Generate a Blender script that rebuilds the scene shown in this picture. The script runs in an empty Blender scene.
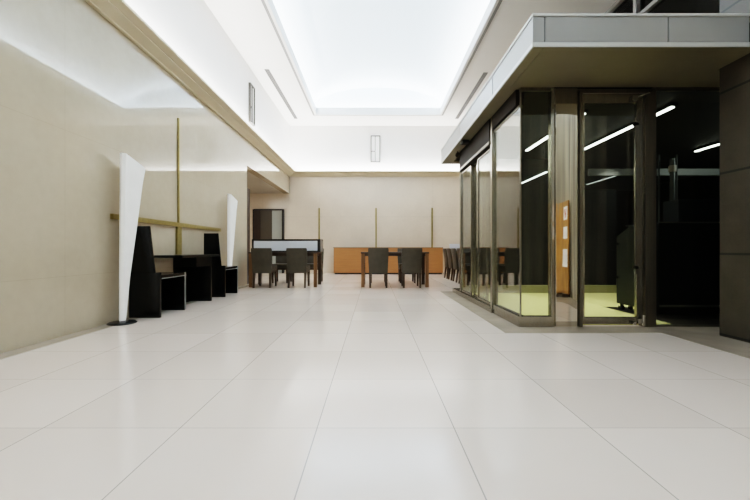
import bpy, bmesh, math, random
from mathutils import Vector, Matrix
random.seed(7)
SC = bpy.context.scene
COL = SC.collection
PI = math.pi

# ------------------------------------------------------------------ materials
def mat(name):
    m = bpy.data.materials.new(name); m.use_nodes = True
    nt = m.node_tree; nt.nodes.clear()
    out = nt.nodes.new('ShaderNodeOutputMaterial')
    return m, nt, out
def N(nt, t, **kw):
    n = nt.nodes.new(t)
    for k, v in kw.items(): setattr(n, k, v)
    return n
def L(nt, a, b): nt.links.new(a, b)
def math_n(nt, op, a, b=None, c=None):
    n = N(nt, 'ShaderNodeMath', operation=op)
    for i, v in enumerate((a, b, c)):
        if v is None: continue
        if isinstance(v, (int, float)): n.inputs[i].default_value = v
        else: L(nt, v, n.inputs[i])
    return n.outputs[0]
def c4(c): return (c[0], c[1], c[2], 1.0)
def s2l(r, g, b):
    f = lambda v: (v/255/12.92) if v/255 <= .04045 else ((v/255+.055)/1.055)**2.4
    return (f(r), f(g), f(b))
def pmat(name, col, rough=.5, metal=0, var=.06, scale=3.0, stretch=(1,1,1), bump=0, spec=.5, emit=None, estr=0, coat=0, detail=4):
    m, nt, out = mat(name)
    p = N(nt, 'ShaderNodeBsdfPrincipled')
    p.inputs['Roughness'].default_value = rough
    p.inputs['Metallic'].default_value = metal
    p.inputs['Specular IOR Level'].default_value = spec
    p.inputs['Coat Weight'].default_value = coat
    p.inputs['Coat Roughness'].default_value = .03
    g = N(nt, 'ShaderNodeNewGeometry')
    mp = N(nt, 'ShaderNodeMapping'); mp.inputs['Scale'].default_value = stretch
    L(nt, g.outputs['Position'], mp.inputs['Vector'])
    nz = N(nt, 'ShaderNodeTexNoise'); nz.inputs['Scale'].default_value = scale; nz.inputs['Detail'].default_value = detail
    L(nt, mp.outputs[0], nz.inputs['Vector'])
    r = N(nt, 'ShaderNodeValToRGB')
    r.color_ramp.elements[0].position = .3; r.color_ramp.elements[1].position = .7
    r.color_ramp.elements[0].color = c4([max(0, x*(1-var)) for x in col])
    r.color_ramp.elements[1].color = c4([min(1, x*(1+var)) for x in col])
    L(nt, nz.outputs['Fac'], r.inputs[0]); L(nt, r.outputs[0], p.inputs['Base Color'])
    if bump:
        b = N(nt, 'ShaderNodeBump'); b.inputs['Strength'].default_value = bump; b.inputs['Distance'].default_value = .02
        L(nt, nz.outputs['Fac'], b.inputs['Height']); L(nt, b.outputs[0], p.inputs['Normal'])
    if emit:
        p.inputs['Emission Color'].default_value = c4(emit); p.inputs['Emission Strength'].default_value = estr
    L(nt, p.outputs[0], out.inputs[0])
    return m
def line_mask(nt, coord, origin, period, width):
    """1 on a joint line, 0 elsewhere"""
    a = math_n(nt, 'SUBTRACT', coord, origin)
    a = math_n(nt, 'DIVIDE', a, period)
    a = math_n(nt, 'FRACT', math_n(nt, 'ADD', a, .5))
    a = math_n(nt, 'ABSOLUTE', math_n(nt, 'SUBTRACT', a, .5))
    return math_n(nt, 'LESS_THAN', a, width/period/2)
def mixc(nt, fac, a, b):
    n = N(nt, 'ShaderNodeMix', data_type='RGBA')
    if isinstance(fac, (int, float)): n.inputs[0].default_value = fac
    else: L(nt, fac, n.inputs[0])
    for i, v in ((6, a), (7, b)):
        if isinstance(v, tuple): n.inputs[i].default_value = c4(v)
        else: L(nt, v, n.inputs[i])
    return n.outputs[2]

TX, TY, TP = -.255, 1.636, .614
def floor_mat():
    m, nt, out = mat('cream_floor_tiles')
    p = N(nt, 'ShaderNodeBsdfPrincipled')
    g = N(nt, 'ShaderNodeNewGeometry'); s = N(nt, 'ShaderNodeSeparateXYZ'); L(nt, g.outputs['Position'], s.inputs[0])
    jx = line_mask(nt, s.outputs[0], TX, TP, .0052)
    jy = line_mask(nt, s.outputs[1], TY, TP, .0046)
    cx = math_n(nt, 'FLOOR', math_n(nt, 'DIVIDE', math_n(nt, 'SUBTRACT', s.outputs[0], TX), TP))
    cy = math_n(nt, 'FLOOR', math_n(nt, 'DIVIDE', math_n(nt, 'SUBTRACT', s.outputs[1], TY), TP))
    cb = N(nt, 'ShaderNodeCombineXYZ'); L(nt, cx, cb.inputs[0]); L(nt, cy, cb.inputs[1])
    wn = N(nt, 'ShaderNodeTexWhiteNoise', noise_dimensions='2D'); L(nt, cb.outputs[0], wn.inputs['Vector'])
    nz = N(nt, 'ShaderNodeTexNoise'); nz.inputs['Scale'].default_value = 2.2; nz.inputs['Detail'].default_value = 5
    L(nt, g.outputs['Position'], nz.inputs['Vector'])
    tile = mixc(nt, wn.outputs['Value'], FLOOR_A, FLOOR_B)
    tile = mixc(nt, math_n(nt, 'MULTIPLY', nz.outputs['Fac'], .28), tile, FLOOR_C)
    c = mixc(nt, math_n(nt, 'MULTIPLY', jy, .6), tile, (.30, .26, .22))
    c = mixc(nt, math_n(nt, 'MULTIPLY', jx, .72), c, (.24, .22, .19))
    L(nt, c, p.inputs['Base Color'])
    rr = math_n(nt, 'ADD', math_n(nt, 'MULTIPLY', nz.outputs['Fac'], .10), .12)
    L(nt, rr, p.inputs['Roughness']); p.inputs['Specular IOR Level'].default_value = .5
    L(nt, p.outputs[0], out.inputs[0]); return m
FLOOR_A = (.67, .565, .485); FLOOR_B = (.755, .645, .56); FLOOR_C = (.56, .465, .39)

def stone_wall_mat(name, a, b, rough, jz=None, jcol=(.02, .018, .014), jw=.014, jy=None, scale=1.2, jyw=.003, jfac=.9):
    m, nt, out = mat(name)
    p = N(nt, 'ShaderNodeBsdfPrincipled'); p.inputs['Roughness'].default_value = rough
    g = N(nt, 'ShaderNodeNewGeometry'); s = N(nt, 'ShaderNodeSeparateXYZ'); L(nt, g.outputs['Position'], s.inputs[0])
    nz = N(nt, 'ShaderNodeTexNoise'); nz.inputs['Scale'].default_value = scale; nz.inputs['Detail'].default_value = 6; nz.inputs['Roughness'].default_value = .6
    L(nt, g.outputs['Position'], nz.inputs['Vector'])
    n2 = N(nt, 'ShaderNodeTexNoise'); n2.inputs['Scale'].default_value = scale*14; n2.inputs['Detail'].default_value = 3
    L(nt, g.outputs['Position'], n2.inputs['Vector'])
    r = N(nt, 'ShaderNodeValToRGB'); r.color_ramp.elements[0].position = .32; r.color_ramp.elements[1].position = .68
    r.color_ramp.elements[0].color = c4(a); r.color_ramp.elements[1].color = c4(b)
    f = math_n(nt, 'ADD', math_n(nt, 'MULTIPLY', nz.outputs['Fac'], .75), math_n(nt, 'MULTIPLY', n2.outputs['Fac'], .25))
    L(nt, f, r.inputs[0]); c = r.outputs[0]
    if jz: c = mixc(nt, math_n(nt, 'MULTIPLY', line_mask(nt, s.outputs[2], jz[0], jz[1], jw), jfac), c, jcol)
    if jy: c = mixc(nt, math_n(nt, 'MULTIPLY', line_mask(nt, s.outputs[jy[2]], jy[0], jy[1], jyw), jfac), c, jcol)
    L(nt, c, p.inputs['Base Color']); L(nt, p.outputs[0], out.inputs[0]); return m

def glass_mat(name, tint, gain=1.0, r0=.045):
    m, nt, out = mat(name)
    g = N(nt, 'ShaderNodeNewGeometry')
    d = N(nt, 'ShaderNodeVectorMath', operation='DOT_PRODUCT')
    L(nt, g.outputs['Normal'], d.inputs[0]); L(nt, g.outputs['Incoming'], d.inputs[1])
    k = math_n(nt, 'SUBTRACT', 1.0, math_n(nt, 'ABSOLUTE', d.outputs['Value']))
    k = math_n(nt, 'POWER', k, 5.0)
    k = math_n(nt, 'ADD', math_n(nt, 'MULTIPLY', k, 1-r0), r0)
    k = math_n(nt, 'MINIMUM', math_n(nt, 'MULTIPLY', k, gain), 1.0)
    t = N(nt, 'ShaderNodeBsdfTransparent'); t.inputs[0].default_value = c4(tint)
    gl = N(nt, 'ShaderNodeBsdfGlossy'); gl.inputs['Roughness'].default_value = .01; gl.inputs['Color'].default_value = (.95, .95, .93, 1)
    mx = N(nt, 'ShaderNodeMixShader'); L(nt, k, mx.inputs[0]); L(nt, t.outputs[0], mx.inputs[1]); L(nt, gl.outputs[0], mx.inputs[2])
    L(nt, mx.outputs[0], out.inputs[0]); return m
def emit_mat(name, col, s):
    m, nt, out = mat(name)
    e = N(nt, 'ShaderNodeEmission'); e.inputs[0].default_value = c4(col); e.inputs[1].default_value = s
    L(nt, e.outputs[0], out.inputs[0]); return m

M = {}
M['floor'] = floor_mat()
M['border'] = pmat('beige_border_stone', (.36, .30, .235), .22, var=.12, scale=3)
M['lime'] = stone_wall_mat('polished_limestone', (.45, .378, .275), (.515, .437, .325), .014, jz=(.55, 1.36), jy=(5.34, 1.95, 1), jcol=(.33, .28, .2), jw=.003, scale=.9, jfac=.5)
M['lime_back'] = stone_wall_mat('limestone_back_wall', (.62, .52, .41), (.715, .61, .49), .25, jz=(.55, 1.36), jy=(.07, 1.93, 0), jcol=(.34, .29, .21), jw=.006, jyw=.004, scale=1.1, jfac=.5)
M['cornice'] = pmat('cornice_plaster', (.66, .575, .42), .5, var=.03)
M['white'] = pmat('white_plaster', (.80, .80, .80), .7, var=.01)
M['ceil'] = pmat('white_ceiling_paint', (.80, .79, .775), .75, var=.01)
M['vault'] = pmat('vault_added_glow', (.72, .80, .87), .8, var=.01, emit=(.66, .86, 1.0), estr=.42)  # emission added to the cove-lit vault to help light the floor
M['rim'] = pmat('skylight_rim_paint', (.70, .70, .69), .5, var=.02)
M['dstone'] = stone_wall_mat('brown_stone_panels', (.052, .043, .032), (.072, .060, .045), .45, jz=(.76, .74), jw=.02, scale=4, jcol=(.012, .011, .009))
M['dbeige'] = pmat('beige_wall_mirror_streaks', (.30, .265, .20), .4, var=.75, scale=2.2, stretch=(1.6, 1.6, .12), detail=3)  # vertical streaks invented to make the mirror column's reflection streaky
M['brass'] = pmat('brushed_brass', (.30, .235, .085), .42, metal=.75, var=.12, scale=20)
M['black'] = pmat('black_lacquer', (.006, .0065, .0055), .22, var=.1, spec=.35)
M['edge'] = pmat('plain_grey_edge', (.16, .16, .15), .35, var=.1)  # one even grey for the thin strips along furniture edges
M['lampfab'] = pmat('white_lamp_fabric', (.82, .80, .76), .8, var=.03, scale=9, emit=(1, .97, .9), estr=.07)
M['lampbase'] = pmat('dark_lamp_base', (.02, .02, .022), .25, var=.1, metal=.3)
M['uphol'] = pmat('taupe_leather', (.062, .051, .034), .5, var=.10, scale=12)
M['wooddk'] = pmat('dark_walnut', (.045, .026, .013), .45, var=.25, scale=5, stretch=(4, 4, .5))
M['woodleg'] = pmat('amber_brown_wood', (.17, .085, .033), .45, var=.2, scale=5, stretch=(4, 4, .5))
M['orange'] = pmat('orange_veneer', (.37, .160, .050), .5, var=.08, scale=4, stretch=(.6, 1, 6))
M['cabtop'] = pmat('cabinet_top', (.20, .10, .04), .4, var=.1)
M['panelwhite'] = pmat('white_board', (.72, .73, .76), .5, var=.02)
M['framedk'] = pmat('dark_frame', (.015, .011, .009), .45, var=.1)
M['grey'] = pmat('grey_side_board', (.23, .20, .17), .5, var=.05)
M['steel'] = pmat('brushed_steel', (.38, .355, .30), .2, metal=.9, var=.08, scale=8, stretch=(8, 8, .4))
M['steeldk'] = pmat('bronzed_steel', (.19, .17, .13), .28, metal=.8, var=.08, scale=8, stretch=(8, 8, .4))
M['header'] = pmat('dark_operator_housing', (.022, .018, .013), .55, metal=0, var=.1, spec=.08)
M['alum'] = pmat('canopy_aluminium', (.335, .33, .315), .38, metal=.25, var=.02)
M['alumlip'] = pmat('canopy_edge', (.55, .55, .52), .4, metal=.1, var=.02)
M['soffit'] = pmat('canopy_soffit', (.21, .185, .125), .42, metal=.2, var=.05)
M['joint'] = pmat('dark_joint', (.10, .10, .095), .6, var=.05)
M['glass'] = glass_mat('clear_glass', (.93, .95, .91))
M['sideglass'] = glass_mat('side_glass', (.86, .88, .84), gain=1.3)
M['darkglass'] = glass_mat('smoked_glass', (.42, .46, .48), gain=.9)
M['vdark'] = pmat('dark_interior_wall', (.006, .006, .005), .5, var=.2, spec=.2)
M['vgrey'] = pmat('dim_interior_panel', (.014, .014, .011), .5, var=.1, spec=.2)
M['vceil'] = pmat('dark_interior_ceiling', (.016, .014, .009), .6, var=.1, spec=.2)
M['mat'] = pmat('yellow_green_carpet', (.56, .53, .22), .9, var=.06, scale=30)
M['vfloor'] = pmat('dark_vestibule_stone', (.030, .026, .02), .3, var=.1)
M['tube'] = emit_mat('fluorescent_tube', (.95, 1.0, .95), 4)
M['tubedim'] = emit_mat('dim_tube', (.9, 1.0, .97), 2.2)
M['tubefaint'] = emit_mat('faint_tube', (.9, 1.0, .97), .35)
M['rubber'] = pmat('black_rubber', (.012, .012, .012), .6, var=.1)
M['chrome'] = pmat('chrome', (.6, .6, .58), .12, metal=1, var=.03)
M['cart'] = pmat('charcoal_cabinet', (.016, .018, .015), .45, var=.08, spec=.25)
M['navy'] = pmat('blue_black_counter', (.007, .009, .012), .35, var=.2)
M['slot'] = pmat('vent_slot', (.10, .10, .10), .6, var=.05)
M['slotbar'] = pmat('vent_fin', (.24, .24, .24), .6, var=.05)
M['scframe'] = pmat('sconce_frame', (.10, .095, .085), .4, metal=.3, var=.04)
M['scpane'] = pmat('sconce_glass', (.80, .80, .78), .25, var=.01, emit=(1, 1, .97), estr=.25)
M['spot'] = emit_mat('lit_downlight', (1, 1, .98), 6)
M['alcove'] = pmat('alcove_plaster', (.50, .45, .36), .5, var=.05)
M['alceil'] = pmat('alcove_ceiling', (.42, .38, .31), .6, var=.03)
M['doorbrown'] = pmat('dark_brown_door', (.030, .017, .011), .4, var=.15)
M['frosted'] = pmat('grey_green_frosted_glass', (.36, .37, .33), .25, var=.02)
M['taupepanel'] = pmat('taupe_door_panel', (.060, .048, .034), .45, var=.05)
M['paper'] = pmat('white_paper', (.85, .85, .83), .6, var=.02)
M['red'] = pmat('red_print', (.45, .02, .02), .5, var=.02)
M['signwood'] = pmat('orange_stand_wood', (.40, .20, .05), .4, var=.3, scale=3, stretch=(1, 5, .6))
def mirror_mat():
    m, nt, out = mat('mirror_polished_steel')
    p = N(nt, 'ShaderNodeBsdfPrincipled'); p.inputs['Base Color'].default_value = (.80, .76, .68, 1)
    p.inputs['Metallic'].default_value = 1; p.inputs['Roughness'].default_value = .03
    g = N(nt, 'ShaderNodeNewGeometry'); mp = N(nt, 'ShaderNodeMapping'); mp.inputs['Scale'].default_value = (4, 4, .35)
    L(nt, g.outputs['Position'], mp.inputs['Vector'])
    nz = N(nt, 'ShaderNodeTexNoise'); nz.inputs['Scale'].default_value = 1.0; nz.inputs['Detail'].default_value = 0; L(nt, mp.outputs[0], nz.inputs['Vector'])
    b = N(nt, 'ShaderNodeBump'); b.inputs['Strength'].default_value = 1.0; b.inputs['Distance'].default_value = .011
    L(nt, nz.outputs['Fac'], b.inputs['Height']); L(nt, b.outputs[0], p.inputs['Normal'])
    L(nt, p.outputs[0], out.inputs[0]); return m
M['mirror'] = mirror_mat()

# ------------------------------------------------------------------ mesh helpers
class MB:
    def __init__(s): s.bm = bmesh.new()
    def box(s, x0, x1, y0, y1, z0, z1, bev=0):
        r = bmesh.ops.create_cube(s.bm, size=1.0); vs = r['verts']
        for v in vs:
            v.co = Vector(((x0+x1)/2+v.co.x*(x1-x0), (y0+y1)/2+v.co.y*(y1-y0), (z0+z1)/2+v.co.z*(z1-z0)))
        if bev:
            es = {e for v in vs for e in v.link_edges}
            bmesh.ops.bevel(s.bm, geom=list(es), offset=bev, segments=2, affect='EDGES', profile=.6)
        return s
    def hexa(s, pts, bev=0):
        """8 points: bottom ring 0-3, top ring 4-7"""
        vs = [s.bm.verts.new(p) for p in pts]
        fs = [(3,2,1,0), (4,5,6,7), (0,1,5,4), (1,2,6,5), (2,3,7,6), (3,0,4,7)]
        F = [s.bm.faces.new([vs[i] for i in f]) for f in fs]
        if bev:
            es = {e for f in F for e in f.edges}
            bmesh.ops.bevel(s.bm, geom=list(es), offset=bev, segments=2, affect='EDGES', profile=.6)
        return s
    def prism(s, prof, axis, a0, a1):
        """extrude a 2-D profile along an axis ('x': prof is (y,z); 'y': (x,z); 'z': (x,y))"""
        def P(u, v, a): return {'x': (a, u, v), 'y': (u, a, v), 'z': (u, v, a)}[axis]
        A = [s.bm.verts.new(P(u, v, a0)) for u, v in prof]; B = [s.bm.verts.new(P(u, v, a1)) for u, v in prof]
        n = len(prof)
        for i in range(n): s.bm.faces.new([A[i], A[(i+1) % n], B[(i+1) % n], B[i]])
        s.bm.faces.new(A[::-1]); s.bm.faces.new(B); return s
    def lathe(s, prof, c, n=32):
        rings = []
        for r, z in prof:
            rings.append([s.bm.verts.new((c[0]+r*math.cos(2*PI*k/n), c[1]+r*math.sin(2*PI*k/n), c[2]+z)) for k in range(n)] if r > 1e-6 else [s.bm.verts.new((c[0], c[1], c[2]+z))])
        for a, b in zip(rings, rings[1:]):
            for k in range(n):
                l = []
                for v in ((a[k % len(a)]), (a[(k+1) % len(a)]), (b[(k+1) % len(b)]), (b[k % len(b)])):
                    if v not in l: l.append(v)
                if len(l) > 2: s.bm.faces.new(l)
        for r in (rings[0], rings[-1]):
            if len(r) > 2: s.bm.faces.new(r)
        return s
    def tube(s, p, q, r, n=12):
        p, q = Vector(p), Vector(q); d = q-p
        mtx = Matrix.Translation((p+q)/2) @ d.to_track_quat('Z', 'Y').to_matrix().to_4x4()
        bmesh.ops.create_cone(s.bm, cap_ends=True, segments=n, radius1=r, radius2=r, depth=d.length, matrix=mtx); return s
    def loft(s, rings):
        R = [[s.bm.verts.new(p) for p in ring] for ring in rings]; n = len(R[0])
        for a, b in zip(R, R[1:]):
            for k in range(n): s.bm.faces.new([a[k], a[(k+1) % n], b[(k+1) % n], b[k]])
        s.bm.faces.new(R[0][::-1]); s.bm.faces.new(R[-1]); return s
    def build(s, name, m, parent=None, smooth=False, loc=None):
        bmesh.ops.recalc_face_normals(s.bm, faces=s.bm.faces)
        me = bpy.data.meshes.new(name); s.bm.to_mesh(me); s.bm.free()
        if smooth:
            for p in me.polygons: p.use_smooth = True
        me.materials.append(m)
        o = bpy.data.objects.new(name, me); COL.objects.link(o)
        if parent: o.parent = parent
        if loc: o.location = loc
        return o
def tag(o, label, cat, group=None, kind=None):
    o['label'] = label; o['category'] = cat
    if group: o['group'] = group
    if kind: o['kind'] = kind
    return o
def empty(name, loc=(0, 0, 0), rz=0):
    o = bpy.data.objects.new(name, None); COL.objects.link(o); o.location = loc; o.rotation_euler = (0, 0, rz); o.empty_display_size = .1
    return o
def thing(name, label, cat, loc=(0, 0, 0), rz=0, group=None):
    return tag(empty(name, loc, rz), label, cat, group)
def struct(o, label=None):
    o['kind'] = 'structure'
    if label: o['label'] = label
    return o
def copy_tree(o, parent=None):
    c = o.copy(); COL.objects.link(c)
    if parent: c.parent = parent
    for ch in list(o.children): copy_tree(ch, c)
    return c

# ------------------------------------------------------------------ constants (metres; camera at x=0, y=0)
XL, YB, ZC = -2.87, 12.4, 5.0          # left wall, back wall, ceiling
YF = -6.0                              # wall behind the camera
XR = 3.2                               # right stone wall face
XG, YG, ZS = 1.51, 3.77, 2.47          # glass box left face, front face, soffit
ZCOR = 3.27                            # cornice foot

# ------------------------------------------------------------------ shell
fl = MB().box(-6.0, 8.0, YF-.3, YB+.3, -.12, 0).build('floor', M['floor']); struct(fl, 'glossy cream floor of large square tiles')
b = MB(); b.box(XL, XL+.15, YF, 8.25, 0, .003)
struct(b.build('trim_1', M['border']), 'beige stone border strip along the left wall')
b = MB(); b.box(1.26, 2.75, YG-.275, YG+.02, 0, .003); b.box(1.26, XG+.02, YG+.02, 6.95, 0, .003); b.box(1.53, 3.3, 6.9, 7.13, 0, .003)
b.box(2.75, XR, YF, YG+.02, 0, .003); b.box(XR, 3.9, 3.39, YG, 0, .003)
struct(b.build('trim_2', M['border']), 'brownish stone border strip around the glass vestibule and right wall')

b = MB()
b.box(XL-.2, XL, YF, 8.25, 0, ZC+.05)
b.box(XL-.2, XL, 8.25, YB, 2.70, ZCOR+.1)
struct(b.build('wall_left', M['lime']), 'polished beige limestone wall on the left')
b = MB(); b.box(XL-.25, XL+.002, YF, YB, ZCOR+.08, ZC)
struct(b.build('wall_left_upper', M['white']), 'white upper wall above the left cornice')
b = MB(); b.box(-6.0, 8.0, YB, YB+.2, 0, ZCOR+.1)
struct(b.build('wall_back', M['lime_back']), 'beige stone back wall')
b = MB(); b.box(-3.1, 4.4, YB-.002, YB+.2, ZCOR+.08, ZC)
struct(b.build('wall_back_upper', M['white']), 'white upper wall above the back cornice')
b = MB(); b.box(-3.1, 8.0, YF-.2, YF, 0, ZC)
struct(b.build('wall_front', M['dbeige']), 'beige wall behind the camera')
# cornice: stepped gutter profile (p = distance out from the wall)
def cor(p, z): return (XL+p, z)
prof = [(0, 3.27), (.04, 3.27), (.045, 3.282), (.150, 3.338), (.152, 3.352), (.162, 3.352), (.222, 3.384), (.237, 3.392), (.237, 3.425), (.205, 3.425), (.20, 3.40), (.02, 3.39), (0, 3.39)]
b = MB().prism([(XL+p, z) for p, z in prof], 'y', YF, YB)
struct(b.build('trim_3', M['cornice']), 'stepped beige cornice with a light cove along the left wall')
b = MB().prism([(YB-p, z) for p, z in prof], 'x', XL, 4.15)
struct(b.build('trim_4', M['cornice']), 'stepped beige cornice with a light cove along the back wall')

# ceiling with a long vaulted opening
VX0, VX1, VY0, VY1 = -1.79, 2.05, -4.5, 11.3
b = MB()
E = .03
b.box(-3.1, VX0-E, YF, YB+.2, ZC, ZC+.06); b.box(VX1+E, 4.4, YF, YB+.2, ZC, ZC+.06)
b.box(VX0-E, VX1+E, VY1+E, YB+.2, ZC, ZC+.06); b.box(VX0-E, VX1+E, YF, VY0-E, ZC, ZC+.06)
struct(b.build('ceiling', M['ceil']), 'white flat ceiling around the cove-lit vault')
b = MB()
def ring(b, x0, x1, y0, y1, w, z0, z1):
    b.box(x0-w, x0, y0-w, y1+w, z0, z1); b.box(x1, x1+w, y0-w, y1+w, z0, z1)
    b.box(x0, x1, y0-w, y0, z0, z1); b.box(x0, x1, y1, y1+w, z0, z1)
ring(b, VX0, VX1, VY0, VY1, .05, ZC-.025, ZC+.20)
struct(b.build('trim_5', M['rim']), 'upright rim around the cove-lit vault')
b = MB(); ring(b, VX0-.05, VX1+.05, VY0-.05, VY1+.05, .06, ZC-.016, ZC+.05)
struct(b.build('trim_7', pmat('grey_rim_line', (.24, .24, .24), .6, var=.02)), 'grey outer line of the vault rim')
sx0, sx1, sy0, sy1 = VX0-.28, VX1+.28, VY0-.28, VY1+.28
cxv, hw, rise, zs = (sx0+sx1)/2, (sx1-sx0)/2, .78, ZC+.16
b = MB(); n = 40
pr = [(cxv-hw*math.cos(PI*k/n), zs+rise*math.sin(PI*k/n)) for k in range(n+1)]
A = [b.bm.verts.new((x, sy0, z)) for x, z in pr]; B = [b.bm.verts.new((x, sy1, z)) for x, z in pr]
for k in range(n): b.bm.faces.new([A[k], A[k+1], B[k+1], B[k]])
for R_, yy in ((A, sy0), (B, sy1)):
    b.bm.faces.new(R_)
# short skirts from the spring line down to the ceiling slab
for (x0, y0, x1, y1) in ((sx0, sy0, sx0, sy1), (sx1, sy0, sx1, sy1), (sx0, sy0, sx1, sy0), (sx0, sy1, sx1, sy1)):
    q = [b.bm.verts.new(p) for p in ((x0, y0, ZC+.06), (x1, y1, ZC+.06), (x1, y1, zs), (x0, y0, zs))]; b.bm.faces.new(q)
vo = b.build('ceiling_vault', M['vault'], smooth=False); struct(vo, 'pale blue-white cove-lit barrel vault in the ceiling, with added glow')

# right side: stone wall with near beige part, clerestory, far right wall
b = MB(); b.box(XR, XR+.45, 2.55, 3.38, 0, ZC)
struct(b.build('wall_right', M['dstone']), 'dark brown stone panel wall on the right')
b = MB(); b.box(XR, XR+.45, YF, 2.55, 0, ZC)
struct(b.build('wall_right_near', M['dbeige']), 'beige wall on the right beside the camera')
b = MB(); b.box(3.3, 3.5, 7.2, YB, 0, 2.75); b.box(4.15, 4.35, 7.4, YB, 2.75, ZC)
struct(b.build('wall_right_far', M['lime_back']), 'beige wall right of the dining area')

# clerestory glazing above the canopy
w = empty('window_1'); struct(w, 'dark upper-storey glazing above the canopy')
b = MB(); b.box(4.15, 4.165, 3.4, 7.4, 2.8, 4.97); b.build('pane', M['darkglass'], w)
b = MB(); b.box(4.09, 4.17, 3.38, 7.42, 4.93, 5.0); b.box(4.10, 4.17, 3.4, 7.4, 4.40, 4.46); b.box(4.10, 4.17, 3.38, 7.42, 2.72, 2.80)
for yy in (3.42, 5.72, 7.36): b.box(4.08, 4.17, yy-.03, yy+.03, 2.75, 4.97)
b.build('window_frame', M['alum'], w)
b = MB(); b.box(6.2, 6.4, 3.0, 8.0, 2.75, ZC); b.box(4.2, 6.4, 3.2, 3.38, 2.75, ZC); b.box(4.2, 6.4, 7.5, 7.7, 2.75, ZC); b.box(4.2, 6.4, 3.2, 7.7, ZC, ZC+.05)
struct(b.build('wall_upper_room', M['vdark']), 'dark room behind the upper glazing')
b = MB(); b.box(4.45, 4.6, 4.55, 5.05, 2.76, 4.9)
tag(b.build('roller_blind', pmat('slate_blue_blind', (.035, .043, .055), .7, var=.08)), 'slate-blue panel behind the upper glazing beside the stone wall', 'blind')

# ------------------------------------------------------------------ alcove through the left opening
b = MB(); b.box(-6.0, -5.8, 7.6, YB, 0, 2.75); b.box(-5.8, XL-.2, 7.6, 7.8, 0, 2.75)
struct(b.build('wall_alcove', M['alcove']), 'beige walls of the corridor behind the left opening')
struct(MB().box(-6.0, XL-.2, 7.6, YB, 2.70, 2.80).build('ceiling_alcove', M['alceil']), 'low corridor ceiling')
d = empty('door_1'); struct(d, 'dark door with taupe and frosted panels at the end of the corridor')
MB().box(-4.06, -3.84, YB-.06, YB-.01, 0, 2.12).build('door_leaf', M['doorbrown'], d)
MB().box(-3.84, -3.45, YB-.05, YB-.01, 0, 2.14).build('panel', M['taupepanel'], d)
MB().box(-3.45, -3.09, YB-.05, YB-.01, 0, 2.14).build('frosted_panel', M['frosted'], d)
b = MB(); b.box(-4.10, -4.06, YB-.08, YB-.01, 0, 2.16); b.box(-3.10, -3.04, YB-.12, YB-.01, 0, 2.16); b.box(-4.06, -3.10, YB-.08, YB-.01, 2.12, 2.17)
b.build('door_frame', M['framedk'], d)
d = empty('door_2'); struct(d, 'dark brown door jamb just inside the left opening')
b = MB(); b.box(-3.02, -2.93, 8.27, 8.62, 0, 2.22); b.build('door_jamb', M['doorbrown'], d)

# ------------------------------------------------------------------ wall fixtures
def sconce(name, label, loc, rz):
    t = thing(name, label, 'wall light', loc, rz, 'framed upright lights on the white upper walls')
    # local: x along wall, y = into the room is -y, base at z=0
    b = MB(); b.box(-.16, -.135, -.05, 0, 0, .90); b.box(.135, .16, -.05, 0, 0, .90); b.box(-.135, .135, -.05, 0, .875, .90); b.box(-.135, .135, -.05, 0, 0, .025)
    b.build('frame', M['scframe'], t)
    MB().box(-.135, .135, -.02, -.002, .025, .875).build('light_panel', M['scpane'], t)
    MB().box(-.02, .0, -.045, -.02, .025, .875).build('mullion', M['scframe'], t)
    MB().box(-.135, -.02, -.045, -.02, .36, .375).build('crossbar', M['scframe'], t)
    return t
s1 = sconce('wall_light', 'narrow framed upright light on the white upper back wall', (.05, YB-.002, 3.76), 0)
s2 = copy_tree(s1); s2.location = (XL+.002, 8.5, 3.72); s2.rotation_euler = (0, 0, PI/2); s2['label'] = 'narrow framed upright light on the white upper left wall, above the cornice'

def vent(label, x, y0, y1):
    t = thing('ceiling_vent', label, 'air vent', (x, (y0+y1)/2, ZC-.002), 0, 'long slot vents in the white ceiling')
    h = (y1-y0)/2
    b = MB(); b.box(-.055, -.045, -h, h, -.012, 0); b.box(.045, .055, -h, h, -.012, 0); b.box(-.045, .045, -h, -h+.012, -.012, 0); b.box(-.045, .045, h-.012, h, -.012, 0)
    b.build('frame', M['slotbar'], t)
    MB().box(-.045, .045, -h+.012, h-.012, -.004, -.001).build('slot', M['slot'], t)
    b = MB()
    for k in (-.015, .015): b.box(k-.004, k+.004, -h+.012, h-.012, -.010, -.004)
    b.build('fins', M['slotbar'], t)
vent('long slot air vent in the ceiling left of the vault', -2.5, 8.5, 11.7)
vent('long slot air vent in the ceiling right of the vault, over the canopy', 2.65, 8.65, 11.7)
t = thing('downlight', 'small lit round downlight beside the left slot vent', 'ceiling light', (-2.22, 8.54, ZC-.002))
MB().lathe([(.035, -.006), (.05, -.008), (.055, -.001), (.035, -.001)], (0, 0, 0), 24).build('trim_ring', M['white'], t)
MB().lathe([(0, -.004), (.034, -.004), (.034, -.001), (0, -.001)], (0, 0, 0), 24).build('lamp_disc', M['spot'], t)

t = thing('brass_cross', 'brass cross-shaped rail on the left wall above the black desk', 'wall ornament', (XL, 5.34, .3))
MB().box(.001, .022, -.016, .016, .88, 2.42).build('upright', M['brass'], t)
MB().box(.001, .028, -.06, .06, .43, .83).build('lower_upright', M['brass'], t)
MB().box(.001, .035, -1.37, 1.42, .83, .89).build('crossbar', M['brass'], t)
for x, lb in ((-1.86, 'slim upright brass bar on the back wall, left one, above the screened table'), (.07, 'slim upright brass bar on the back wall above the middle of the orange cabinet'), (1.97, 'slim upright brass bar on the back wall above the right end of the orange cabinet')):
    o = MB().box(-.024, .024, -.03, -.0005, 0, 2.21, .004).build('brass_bar', M['brass'], None, loc=(x, YB, 0))
    tag(o, lb, 'wall ornament', 'brass bars on the back wall')

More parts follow.
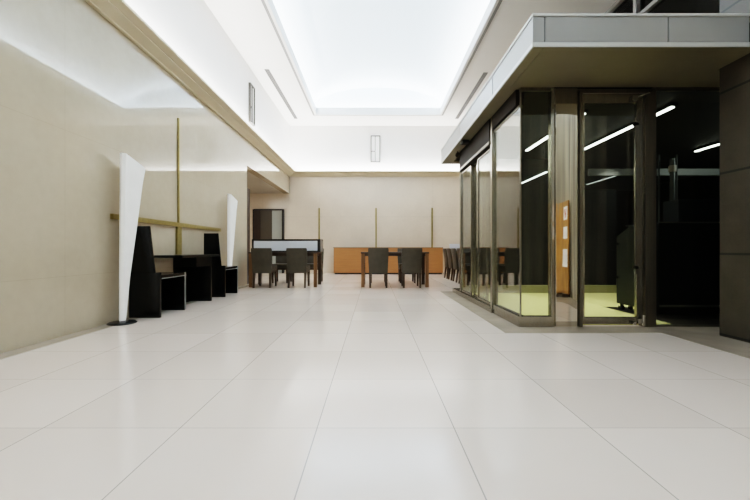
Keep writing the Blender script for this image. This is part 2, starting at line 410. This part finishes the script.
# ------------------------------------------------------------------ floor lamps
def make_lamp():
    t = thing('floor_lamp', 'tall white tapering floor lamp in front of the nearer black chair', 'floor lamp', (-2.725, 3.95, 0), 0, 'white tapering floor lamps along the left wall')
    MB().lathe([(0, 0), (.135, 0), (.14, .008), (.125, .018), (.03, .026), (0, .026)], (0, 0, 0), 40).build('base', M['lampbase'], t, smooth=True)
    # shade: a flattened prism; near edge upright, far edge raking outward; top cut on a slant
    def rg(y0, y1, w, z0, z1):
        return [(-w, y0+.015, z0), (0, y0, z0), (w, y0+.02, z0), (w*1.1, y1-.02, z1), (0, y1, z1), (-w*1.1, y1-.015, z1)]
    rings = [rg(-.035, .045, .022, .03, .03), rg(-.03, .11, .024, .50, .50), rg(-.02, .22, .027, 1.05, 1.05), rg(-.01, .32, .030, 1.60, 1.57), rg(-.005, .37, .032, 1.845, 1.755)]
    MB().loft(rings).build('lamp_shade', M['lampfab'], t)
    MB().tube((0, 0, .02), (0, 0, .06), .02).build('stem', M['lampbase'], t)
    return t
lamp = make_lamp()
l2 = copy_tree(lamp); l2.location = (-2.725, 6.85, 0); l2['label'] = 'tall white tapering floor lamp beyond the farther black chair, beside the opening'

# ------------------------------------------------------------------ black furniture by the left wall
def make_bchair():
    t = thing('black_chair', 'black lacquered box chair with tapered back, behind the nearer floor lamp', 'chair', (-2.86, 4.26, 0), 0, 'black box chairs at the wall desk')
    MB().hexa([(0, 0, 0), (.36, 0, 0), (.36, .035, 0), (0, .035, 0), (0, 0, .53), (.36, 0, .53), (.36, .035, .53), (0, .035, .53)], .004).build('back_panel', M['black'], t)
    MB().hexa([(.005, -.005, .53), (.295, -.005, .53), (.295, .03, .53), (.005, .03, .53), (.03, -.05, 1.07), (.265, -.05, 1.07), (.265, -.02, 1.07), (.03, -.02, 1.07)], .004).build('backrest', M['black'], t)
    MB().box(0, .36, .035, .60, .455, .50, .004).build('seat', M['black'], t)
    MB().box(.357, .365, .04, .595, .452, .464).build('seat_edge', M['edge'], t)
    MB().box(0, .36, .545, .575, 0, .455, .004).build('front_panel', M['black'], t)
    MB().box(.357, .364, .555, .585, .01, .50).build('edge_strip', M['edge'], t)
    MB().box(0, .03, .035, .545, 0, .455).build('side_panel', M['black'], t)
    return t
bc = make_bchair()
b2 = copy_tree(bc); b2.location = (-2.86, 6.12, 0); b2['label'] = 'black lacquered box chair with tapered back, at the far end of the desk'
t = thing('black_desk', 'black desk against the left wall between the two black chairs', 'desk', (-2.86, 5.3, 0))
MB().box(0, .37, -.56, .58, .69, .725, .004).build('desktop', M['black'], t)
MB().box(0, .33, .36, .40, 0, .69, .003).build('leg_panel', M['black'], t)
MB().box(0, .03, -.10, .36, 0, .69).build('back_panel', M['black'], t)
MB().box(.03, .33, -.10, .36, .55, .69, .003).build('drawer_box', M['black'], t)

# ------------------------------------------------------------------ dining furniture
def make_chair():
    t = thing('dining_chair', 'x', 'chair', (0, 0, 0), 0, 'taupe upholstered dining chairs')
    # faces +y; the back rises at y = 0
    rings = []
    for z, y, w, th in ((.31, .03, .195, .05), (.42, .025, .20, .055), (.55, .012, .208, .05), (.70, -.012, .213, .045), (.80, -.035, .213, .038), (.83, -.042, .205, .025)):
        ring_ = []
        for k in range(9):
            u = -1+2*k/8; ring_.append((u*w, y-.022*(1-u*u)-th/2, z))
        for k in range(9):
            u = 1-2*k/8; ring_.append((u*w, y-.022*(1-u*u)+th/2, z))
        rings.append(ring_)
    MB().loft(rings).build('backrest', M['uphol'], t, smooth=False)
    MB().box(-.20, .20, .04, .47, .36, .455, .018).build('seat', M['uphol'], t, smooth=False)
    MB().box(-.19, .19, .05, .455, .315, .36).build('seat_frame', M['wooddk'], t)
    for sx in (-1, 1):
        for front in (0, 1):
            y0 = .425 if front else .035; yb = .43 if front else -.005
            x0 = sx*.17; r0, r1 = .024, .018
            MB().hexa([(x0-r1, yb-r1, 0), (x0+r1, yb-r1, 0), (x0+r1, yb+r1, 0), (x0-r1, yb+r1, 0), (x0-r0, y0-r0, .33), (x0+r0, y0-r0, .33), (x0+r0, y0+r0, .33), (x0-r0, y0+r0, .33)]).build('leg', M['wooddk'], t)
    return t
chair0 = make_chair(); used = [False]
def place_chair(x, y, rz, label, group):
    c = copy_tree(chair0) if used[0] else chair0; used[0] = True
    c.location = (x, y, 0); c.rotation_euler = (0, 0, rz); c['label'] = label; c['group'] = group; return c
G1, G2, G3 = 'chairs at the screened left table', 'chairs at the middle dining table', 'row of chairs at the right side table'
place_chair(-2.335, 7.60, 0, 'left of two taupe chairs with backs to us at the screened left table', G1)
place_chair(-1.605, 7.60, 0, 'right of two taupe chairs with backs to us at the screened left table', G1)
place_chair(-2.24, 9.12, PI, 'taupe chair on the far side of the screened table, showing between its two near chairs', G1)
place_chair(-1.47, 9.12, PI, 'taupe chair on the far side of the screened table, nearest the orange cabinet', G1)
place_chair(.09, 7.60, 0, 'left of two taupe chairs with backs to us in front of the orange cabinet', G2)
place_chair(.79, 7.60, 0, 'right of two taupe chairs with backs to us in front of the orange cabinet', G2)
place_chair(.10, 9.12, PI, 'taupe chair facing us behind the left chair of the middle table', G2)
place_chair(.80, 9.12, PI, 'taupe chair facing us behind the right chair of the middle table', G2)
for y, lb in ((10.15, 'farthest of the taupe chairs seen side-on right of the orange cabinet'), (9.6, 'second farthest of the taupe chairs seen side-on right of the orange cabinet'), (9.02, 'third farthest of the side-on taupe chairs, next to the glass box'), (8.4, 'nearest of the side-on taupe chairs, seen behind the glass box')):
    place_chair(2.0, y, -PI/2, lb, G3)
def make_table(name, label, x0, x1, y0, y1, group, first=None):
    t = thing(name, label, 'table', ((x0+x1)/2, (y0+y1)/2, 0), 0, group)
    w, h = (x1-x0)/2, (y1-y0)/2
    MB().box(-w, w, -h, h, .715, .745, .004).build('tabletop', M['wooddk'], t)
    MB().box(-w+.06, w-.06, -h+.05, h-.05, .66, .715).build('apron', M['wooddk'], t)
    for sx in (-1, 1):
        for sy in (-1, 1):
            MB().box(sx*(w-.045)-.035, sx*(w-.045)+.035, sy*(h-.045)-.035, sy*(h-.045)+.035, 0, .715, .003).build('leg', M['woodleg'] if sy < 0 else M['wooddk'], t)
    return t
make_table('dining_table', 'dark wood table carrying the black-framed white screen', -2.66, -1.2, 7.72, 8.42, 'dining tables')
make_table('dining_table', 'dark wood table in front of the orange cabinet', -.28, 1.17, 7.72, 8.42, 'dining tables')
make_table('side_table', 'dark wood table behind the row of side-on chairs', 2.1, 2.95, 7.9, 10.6, None)
t = thing('desk_screen', 'low white screen with a black frame on the left table', 'screen', (-1.94, 8.15, .745))
MB().box(-.74, .68, -.012, .012, .03, .25).build('white_panel', M['panelwhite'], t)
b = MB(); b.box(-.78, -.74, -.02, .02, 0, .285); b.box(.68, .74, -.02, .02, 0, .285); b.box(-.74, .68, -.02, .02, .25, .285); b.box(-.74, .68, -.02, .02, 0, .03)
b.build('frame', M['framedk'], t)
MB().box(.74, .77, -.02, .24, 0, .285).build('side_board', M['grey'], t)
t = thing('desk_screen', 'low white screen on the side table at the right, above the side-on chairs', 'screen', (2.45, 10.3, .745))
MB().box(-.32, .32, -.012, .012, .02, .215).build('white_panel', M['panelwhite'], t)
b = MB(); b.box(-.32, .32, -.02, .02, 0, .02); b.box(.32, .335, -.02, .02, 0, .215); b.build('frame', M['grey'], t)

# orange cabinet
CX0, CX1, CY0, CY1 = -1.30, 2.22, 11.74, 12.365
t = thing('sideboard', 'long low orange wood cabinet along the back wall', 'cabinet', ((CX0+CX1)/2, CY1, 0))
W, DP = (CX1-CX0)/2, CY1-CY0
MB().box(-W+.03, W-.03, -DP+.03, -.001, 0, .05).build('plinth', M['framedk'], t)
MB().box(-W, W, -DP+.02, -.001, .05, .845).build('carcass', M['orange'], t)
MB().box(-W-.01, W+.01, -DP, -.001, .845, .87, .003).build('top', M['cabtop'], t)
nd = 4
for k in range(nd):
    x0 = -W+.004+k*(2*W-.008)/nd; x1 = -W+.004+(k+1)*(2*W-.008)/nd
    MB().box(x0+.002, x1-.002, -DP, -DP+.02, .055, .84).build('door', M['orange'], t)

# ------------------------------------------------------------------ entrance canopy
KX, KY, KY1 = 1.31, 3.01, 7.13
t = thing('entrance_canopy', 'flat grey metal canopy over the glass vestibule', 'canopy', (KX, KY, ZS))
def kb(x0, x1, y0, y1, z0, z1): return MB().box(x0-KX, x1-KX, y0-KY, y1-KY, z0-ZS, z1-ZS)
def kadd(b, x0, x1, y0, y1, z0, z1): b.box(x0-KX, x1-KX, y0-KY, y1-KY, z0-ZS, z1-ZS)
KR = 3.10
for (x0, x1) in ((KX+.002, 1.405), (1.416, 2.425), (2.437, KR-.002)):
    kb(x0, x1, KY+.004, KY+.03, ZS+.045, ZS+.255).build('fascia_panel', M['alum'], t)
for (y0, y1) in ((KY+.03, 4.04), (4.06, 5.58), (5.60, KY1)):
    kb(KX+.004, KX+.03, y0, y1, ZS+.045, ZS+.255).build('fascia_panel', M['alum'], t)
b = MB(); kadd(b, KX, KR, KY, KY+.012, ZS+.004, ZS+.04); kadd(b, KX, KX+.012, KY+.012, KY1, ZS+.004, ZS+.04); b.build('bottom_lip', M['alumlip'], t)
b = MB(); kadd(b, KX-.004, KR, KY-.004, KY+.05, ZS+.256, ZS+.276); kadd(b, KX-.004, KX+.05, KY+.05, KY1, ZS+.256, ZS+.276); b.build('top_lip', M['alumlip'], t)
b = MB(); kadd(b, KX+.012, KR-.012, KY+.012, KY+.03, ZS+.035, ZS+.265); kadd(b, KX+.012, KX+.03, KY+.03, KY1-.01, ZS+.035, ZS+.265); b.build('backing', M['joint'], t)
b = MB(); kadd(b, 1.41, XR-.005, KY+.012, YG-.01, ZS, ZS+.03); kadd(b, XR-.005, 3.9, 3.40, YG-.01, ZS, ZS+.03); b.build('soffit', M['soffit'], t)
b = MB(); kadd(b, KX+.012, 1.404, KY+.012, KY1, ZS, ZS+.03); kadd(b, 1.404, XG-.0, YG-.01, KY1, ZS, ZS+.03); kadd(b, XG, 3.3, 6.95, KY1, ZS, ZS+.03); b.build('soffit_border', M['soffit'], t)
b = MB(); kadd(b, KX+.05, 3.18, KY+.05, KY1, ZS+.25, ZS+.275); kadd(b, 3.18, 4.15, 3.40, 7.4, ZS+.25, ZS+.275); b.build('roof', M['soffit'], t)
kb(KX+.05, 3.25, KY1-.03, KY1, ZS, ZS+.25).build('end_panel', M['alum'], t)
kb(KR-.03, KR, KY+.05, 3.38, ZS+.03, ZS+.25).build('end_cap', M['header'], t)
t = thing('ceiling_sensor', 'small black sensor under the side edge of the canopy', 'sensor', (1.43, 5.6, ZS))
MB().box(-.09, .02, -.06, .06, -.05, 0, .006).build('housing', M['rubber'], t)
MB().box(-.094, -.09, -.03, .03, -.035, -.01).build('lens', M['header'], t)
for y, lb in ((6.2, 'small dark spotlight under the far canopy edge'),):
    o = thing('spotlight', lb, 'spotlight', (1.42, y, ZS))
    MB().tube((0, 0, 0), (0, 0, -.04), .008).build('stem', M['header'], o)
    MB().tube((0, -.03, -.05), (0, .05, -.06), .028).build('lamp_head', M['header'], o)

# ------------------------------------------------------------------ glass vestibule
def box_parts(lst, name, m, parent):
    b = MB()
    for a in lst: b.box(*a)
    return b.build(name, m, parent)
# sill round the vestibule
box_parts([(XG-.02, 1.83, YG-.02, YG+.06, 0, .11), (XG-.02, XG+.06, YG+.06, 4.56, 0, .11), (XG-.035, XG+.06, 4.66, 6.87, 0, .075), (XG+.06, 3.3, 6.80, 6.87, 0, .075)], 'trim_6', M['steel'], None)
struct(bpy.data.objects['trim_6'], 'low steel sill of the glass vestibule')
# front corner pane
w = empty('window_2'); struct(w, 'front corner pane of the vestibule')
box_parts([(XG+.012, 1.83, YG, YG+.012, .11, ZS-.03)], 'pane', M['glass'], w)
box_parts([(XG, XG+.012, YG-.004, YG+.016, .11, ZS-.03), (XG, 1.83, YG-.01, YG+.03, ZS-.03, ZS)], 'window_frame', M['steeldk'], w)
w = empty('window_3'); struct(w, 'side pane of the vestibule next to the corner')
box_parts([(XG, XG+.012, YG+.016, 4.58, .11, 2.27)], 'pane', M['sideglass'], w)
box_parts([(XG-.005, XG+.03, YG+.016, 4.58, 2.27, 2.30)], 'window_frame', M['steeldk'], w)
# post + sliding leaves along the side
t = thing('steel_post', 'slim steel post on the side of the glass vestibule beside the sliding doors', 'post', (XG, 4.62, 0))
MB().box(-.03, .05, -.035, .035, 0, ZS, .004).build('post_shaft', M['steel'], t)
MB().box(-.04, .06, -.045, .045, 0, .05, .004).build('post_foot', M['steel'], t)
t = thing('steel_post', 'slim steel post at the far end of the glass vestibule', 'post', (XG, 6.315, 0))
MB().box(-.02, .05, -.035, .035, .0, ZS, .004).build('post_shaft', M['steel'], t)
MB().box(-.03, .06, -.045, .045, 0, .05, .004).build('post_foot', M['steel'], t)
def leaf(name, lb, x, y0, y1):
    d = empty(name); struct(d, lb)
    box_parts([(x, x+.012, y0+.03, y1-.03, .11, 2.09)], 'pane', M['sideglass'], d)
    box_parts([(x-.008, x+.02, y0, y0+.03, .076, 2.12), (x-.008, x+.02, y1-.03, y1, .076, 2.12), (x-.008, x+.02, y0+.03, y1-.03, .076, .11), (x-.008, x+.02, y0+.03, y1-.03, 2.09, 2.12)], 'door_frame', M['steel'], d)
    return d
leaf('door_3', 'sliding glass leaf nearest the post', XG+.0, 4.66, 5.30)
leaf('door_4', 'sliding glass leaf behind the first', XG+.035, 4.98, 5.66)
leaf('door_5', 'far sliding glass leaf', XG+.0, 5.66, 6.27)
t = thing('door_operator', 'dark sliding-door housing under the canopy side', 'door operator', (XG, 4.66, 2.13))
MB().box(-.04, .10, .0, 1.61, 0, ZS-2.13-.002, .004).build('housing', M['header'], t)
MB().box(-.046, -.04, 0, 1.61, .02, .05).build('rail_groove', M['steeldk'], t)
MB().box(-.03, .055, -.85, -.085, .175, ZS-2.13-.002).build('end_housing', M['header'], t)
# steel column, front
t = thing('mirror_column', 'mirror-polished steel column left of the glass door', 'column', (1.99, YG+.05, 0))
MB().box(-.115, .115, -.05, .10, 0, 2.31, .006).build('cladding', M['mirror'], t)
MB().box(-.115, .115, -.045, .10, 2.31, ZS-.002).build('head_casing', M['steeldk'], t)
MB().box(-.16, -.125, -.055, .02, 0, ZS-.002, .004).build('side_post', M['steel'], t)
MB().box(-.152, -.133, -.0575, -.0552, .9, 2.25).build('highlight_strip', M['chrome'], t)  # chrome strip added to stand in for bright highlights on the post
# front door
d = empty('door_6'); struct(d, 'framed glass entrance door facing us')
X0, X1 = 2.115, 2.87
box_parts([(X0, X0+.03, YG-.02, YG+.08, 0, ZS-.03), (X1-.08, X1, YG-.02, YG+.08, 0, ZS-.03), (X0, X1, YG-.02, YG+.08, ZS-.06, ZS-.03), (X0, X1, YG+.02, YG+.08, ZS-.03, ZS-.002)], 'door_frame', M['steeldk'], d)
lf = box_parts([(X0+.034, X0+.06, YG, YG+.035, .03, 2.41), (X1-.155, X1-.09, YG, YG+.035, .03, 2.41), (X0+.06, X1-.155, YG, YG+.035, 2.31, 2.41), (X0+.06, X1-.155, YG, YG+.035, .03, .10)], 'door_leaf', M['steel'], d)
box_parts([(X0+.06, X1-.155, YG+.012, YG+.022, .10, 2.31)], 'pane', M['glass'], lf)
box_parts([(X1-.20, X1-.17, YG-.045, YG-.02, .55, 2.15), (X1-.20, X1-.17, YG-.045, YG, .60, .63), (X1-.20, X1-.17, YG-.045, YG, 2.07, 2.10)], 'door_handle', M['steel'], lf)
b = MB(); b.tube((X1-.20, YG-.01, 2.36), (X1-.06, YG-.05, 2.40), .010); b.box(X1-.22, X1-.16, YG-.03, YG, 2.33, 2.38); b.build('door_closer', M['chrome'], d)
b = MB(); b.box(X1-.16, X1-.10, YG-.03, YG, .04, .09, .004); b.tube((X1-.11, YG-.035, .02), (X1-.11, YG-.035, .13), .016); b.tube((X1-.20, YG-.03, .03), (X1-.20, YG-.03, .06), .018); b.build('hinge', M['chrome'], d)
# right pane
w = empty('window_4'); struct(w, 'dark front pane right of the door')
box_parts([(2.875, 3.9, YG, YG+.012, .02, ZS-.03)], 'pane', M['glass'], w)
box_parts([(2.872, 2.905, YG-.015, YG+.03, 0, ZS-.002), (2.905, 3.9, YG-.01, YG+.03, ZS-.03, ZS-.002), (2.905, 3.9, YG-.01, YG+.02, 0, .02)], 'window_frame', M['steeldk'], w)
# interior of the vestibule
struct(MB().box(XG+.07, 3.15, YG+.09, 6.62, .001, .012).box(3.15, 4.4, 5.02, 6.62, .001, .012).build('floor_mat', M['mat']), 'yellow-green carpet inside the vestibule')
bpy.data.objects['floor_mat'].name = 'floor_carpet'
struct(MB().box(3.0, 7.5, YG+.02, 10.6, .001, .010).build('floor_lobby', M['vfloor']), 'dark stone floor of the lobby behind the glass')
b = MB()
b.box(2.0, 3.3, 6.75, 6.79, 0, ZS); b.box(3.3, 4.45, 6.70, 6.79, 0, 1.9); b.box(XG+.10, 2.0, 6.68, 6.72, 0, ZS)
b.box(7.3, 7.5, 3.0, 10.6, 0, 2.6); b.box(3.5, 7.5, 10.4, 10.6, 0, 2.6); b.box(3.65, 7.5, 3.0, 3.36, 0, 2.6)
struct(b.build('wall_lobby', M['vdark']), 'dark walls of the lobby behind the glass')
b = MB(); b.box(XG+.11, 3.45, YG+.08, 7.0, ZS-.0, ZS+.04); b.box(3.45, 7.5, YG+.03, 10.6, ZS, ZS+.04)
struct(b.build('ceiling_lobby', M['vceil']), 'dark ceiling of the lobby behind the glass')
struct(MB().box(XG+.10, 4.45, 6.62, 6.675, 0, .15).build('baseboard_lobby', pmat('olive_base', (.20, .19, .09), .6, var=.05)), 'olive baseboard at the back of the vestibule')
b = MB(); b.box(2.0, 2.85, 6.70, 6.748, .16, 2.0)
tag(b.build('wall_panel', M['vgrey']), 'dim grey panel on the dark wall seen through the glass door', 'panel')
def strip(lb, x, y0, y1, m='tube', w=.036):
    t = thing('strip_light', lb, 'ceiling light', (x, y0, ZS-.002), 0, 'linear ceiling lights behind the glass')
    MB().box(-w, w, 0, y1-y0, -.03, 0).build('housing', M['vgrey'], t)
    MB().box(-w*.6, w*.6, .03, y1-y0-.03, -.045, -.03).build('tube', M[m], t)
strip('lit strip light on the vestibule ceiling seen left through the corner pane', 2.52, 4.35, 6.05)
strip('long lit strip light on the lobby ceiling crossing the glass door', 3.42, 4.15, 7.0)
strip('short lit strip light on the lobby ceiling next to the stone wall', 5.35, 5.6, 6.1, 'tube')
strip('faint distant strip light on the lobby ceiling, low in the glass door', 5.35, 7.7, 9.2, 'tubefaint', .026)
# rolling cabinet
t = thing('rolling_cabinet', 'narrow charcoal cabinet on casters with a sloping top behind the glass door', 'cabinet', (3.23, 4.5, 0))
pf = [(0, .09), (.36, .09), (.36, .97), (.13, 1.08), (0, 1.08)]
MB().prism([(y, z) for y, z in pf], 'x', 0, .19).build('body', M['cart'], t)
MB().box(-.02, 0, .30, .34, .86, .89).build('latch', M['chrome'], t)
MB().box(-.02, 0, .30, .34, .42, .45).build('latch', M['chrome'], t)
for x in (.03, .16):
    for y in (.05, .31):
        c = MB(); c.tube((x-.018, y, .036), (x+.018, y, .036), .036, 20); cw = c.build('caster', M['rubber'], t)
        MB().box(x-.024, x+.024, y-.012, y+.012, .055, .092).build('fork', M['chrome'], cw)
# dark counter at the right
t = thing('reception_counter', 'black counter behind the right-hand glass pane', 'counter', (3.53, 4.44, 0))
MB().box(-.06, 1.6, 0, .55, .09, 1.12).build('body', M['navy'], t)
MB().box(-.02, 1.56, .05, .5, .01, .09).build('plinth', M['rubber'], t)
MB().box(-.08, 1.62, -.02, .57, 1.12, 1.135).build('worktop', M['navy'], t)
MB().box(-.08, 1.62, -.024, -.02, 1.122, 1.136).build('edge_strip', M['edge'], t)
MB().box(-.06, 1.6, -.012, 0, .10, .125).build('kick_rail', M['edge'], t)
t = thing('equipment_box', 'dark blue-grey box standing on the black counter', 'box', (4.14, 4.7, 1.136))
MB().box(-.22, .6, 0, .25, 0, .31, .006).build('casing', pmat('blue_grey_casing', (.018, .024, .030), .5, var=.1), t)
MB().box(-.18, .56, -.003, 0, .02, .14).build('front_panel', pmat('slate_front', (.013, .018, .023), .4, var=.1), t)
t = thing('steel_post', 'slim grey upright post with a pale collar behind the black counter', 'post', (4.66, 5.7, 0))
pm = pmat('dim_grey_metal', (.055, .06, .058), .4, metal=.3, var=.05)
MB().tube((0, 0, .01), (0, 0, 2.22), .035, 20).build('pole', pm, t)
MB().tube((0, 0, 2.01), (0, 0, 2.11), .05, 20).build('collar', M['grey'], t)
for sx in (-.13, .15): MB().tube((sx, .1, .01), (sx, .1, 2.3), .012, 12).build('side_rod', pm, t)
o = MB().box(3.55, 7.2, 6.0, 6.06, 2.02, 2.13).build('lobby_rail', pmat('grey_rail_paint', (.12, .125, .12), .5, var=.05)); tag(o, 'grey horizontal rail across the dark lobby', 'rail')
t = thing('pendant_light', 'thin lit strip hanging low in the vestibule, under the brighter strip in the corner pane', 'ceiling light', (2.66, 5.6, 2.0))
MB().box(-.02, .02, 0, 1.0, 0, .03).build('housing', M['vgrey'], t)
MB().box(-.016, .016, .02, .98, -.012, 0).build('tube', M['tubedim'], t)
for y in (.1, .9): MB().tube((0, y, .03), (0, y, ZS-2.0), .004, 8).build('hanger', M['vgrey'], t)

# wooden notice stand beside the camera (seen in the polished column)
t = thing('notice_stand', 'orange wooden notice stand with white sheets, mirrored in the polished column', 'sign stand', (3.12, 1.25, 0))
MB().box(-.02, .02, -.24, .24, .05, 1.62, .01).build('board', M['signwood'], t)
for sy in (-.18, .18): MB().box(-.10, .06, sy-.03, sy+.03, 0, .05, .004).build('foot', M['wooddk'], t)
for z0, z1 in ((1.30, 1.52), (.98, 1.18), (.50, .80)): MB().box(-.024, -.02, -.02, .20, z0, z1).build('sheet', M['paper'], t)
b = MB()
b.prism([(.02, 1.48), (.05, 1.48), (.09, 1.38), (.13, 1.48), (.16, 1.48), (.10, 1.33), (.08, 1.33)], 'x', -.027, -.024); b.build('red_mark', M['red'], t)

# ------------------------------------------------------------------ lights
def area(name, loc, rot, sx, sy, power, col=(1, 1, 1)):
    l = bpy.data.lights.new(name, 'AREA'); l.shape = 'RECTANGLE'; l.size = sx; l.size_y = sy; l.energy = power; l.color = col
    o = bpy.data.objects.new(name, l); COL.objects.link(o); o.location = loc; o.rotation_euler = rot; return o
UP = (PI, 0, 0)
area('cove_light_left', (XL+.11, (YF+YB)/2, 3.41), UP, .10, YB-YF-.4, 190, (1, .985, .955))
area('cove_light_back', (.6, YB-.11, 3.41), UP, 6.4, .10, 75, (1, .985, .955))
vl = sy1-sy0
area('vault_light_left', (VX0-.16, (sy0+sy1)/2, ZC+.10), UP, .10, vl-.3, 165, (.97, .985, 1))
area('vault_light_right', (VX1+.16, (sy0+sy1)/2, ZC+.10), UP, .10, vl-.3, 165, (.97, .985, 1))
area('vault_light_end', (cxv, VY1+.16, ZC+.10), UP, 3.7, .10, 38, (.97, .985, 1))
def spot(name, loc, tgt, power, deg, col=(1, 1, 1), rad=.04):
    l = bpy.data.lights.new(name, 'SPOT'); l.energy = power; l.spot_size = math.radians(deg); l.spot_blend = .5; l.color = col; l.shadow_soft_size = rad
    o = bpy.data.objects.new(name, l); COL.objects.link(o); o.location = loc
    o.rotation_euler = (Vector(tgt)-Vector(loc)).to_track_quat('-Z', 'Y').to_euler(); return o
spot('vestibule_fill', (2.1, 4.7, ZS-.03), (2.1, 5.0, 0), 70, 75, (1, 1, .93))  # added spots without fittings, to brighten the carpet behind the glass
spot('vestibule_fill', (2.9, 5.3, ZS-.03), (2.9, 5.5, 0), 70, 85, (1, 1, .93))
spot('vestibule_fill', (3.9, 5.7, ZS-.03), (3.8, 5.8, 0), 40, 80, (1, 1, .93))
pl = bpy.data.lights.new('lobby_fill', 'POINT'); pl.energy = 14; pl.shadow_soft_size = .12; pl.color = (.9, 1, .97)  # added fill lamp without a fitting, brings out the lobby post and rail
po = bpy.data.objects.new('lobby_fill', pl); COL.objects.link(po); po.location = (5.6, 4.9, 2.2)
area('corridor_light', (-4.0, 9.6, 2.69), (0, 0, 0), .3, 2.2, 20, (1, .95, .85))

wd = bpy.data.worlds.new('world'); SC.world = wd; wd.use_nodes = True
wd.node_tree.nodes['Background'].inputs[0].default_value = (.5, .55, .6, 1); wd.node_tree.nodes['Background'].inputs[1].default_value = .02

cam = bpy.data.cameras.new('camera'); co = bpy.data.objects.new('camera', cam); COL.objects.link(co)
co.location = (0, 0, .8); co.rotation_euler = (PI/2, 0, 0)
cam.sensor_width = 36; cam.lens = 365/750*36; cam.shift_x = 1/750; cam.shift_y = -.5/750; cam.clip_start = .05
SC.camera = co
SC.view_settings.view_transform = 'Filmic'; SC.view_settings.look = 'High Contrast'; SC.view_settings.exposure = 0.80; SC.view_settings.gamma = 1.0
SC.cycles.max_bounces = 10; SC.cycles.diffuse_bounces = 6; SC.cycles.glossy_bounces = 6; SC.cycles.transparent_max_bounces = 16
SC.cycles.caustics_reflective = False; SC.cycles.sample_clamp_indirect = 6
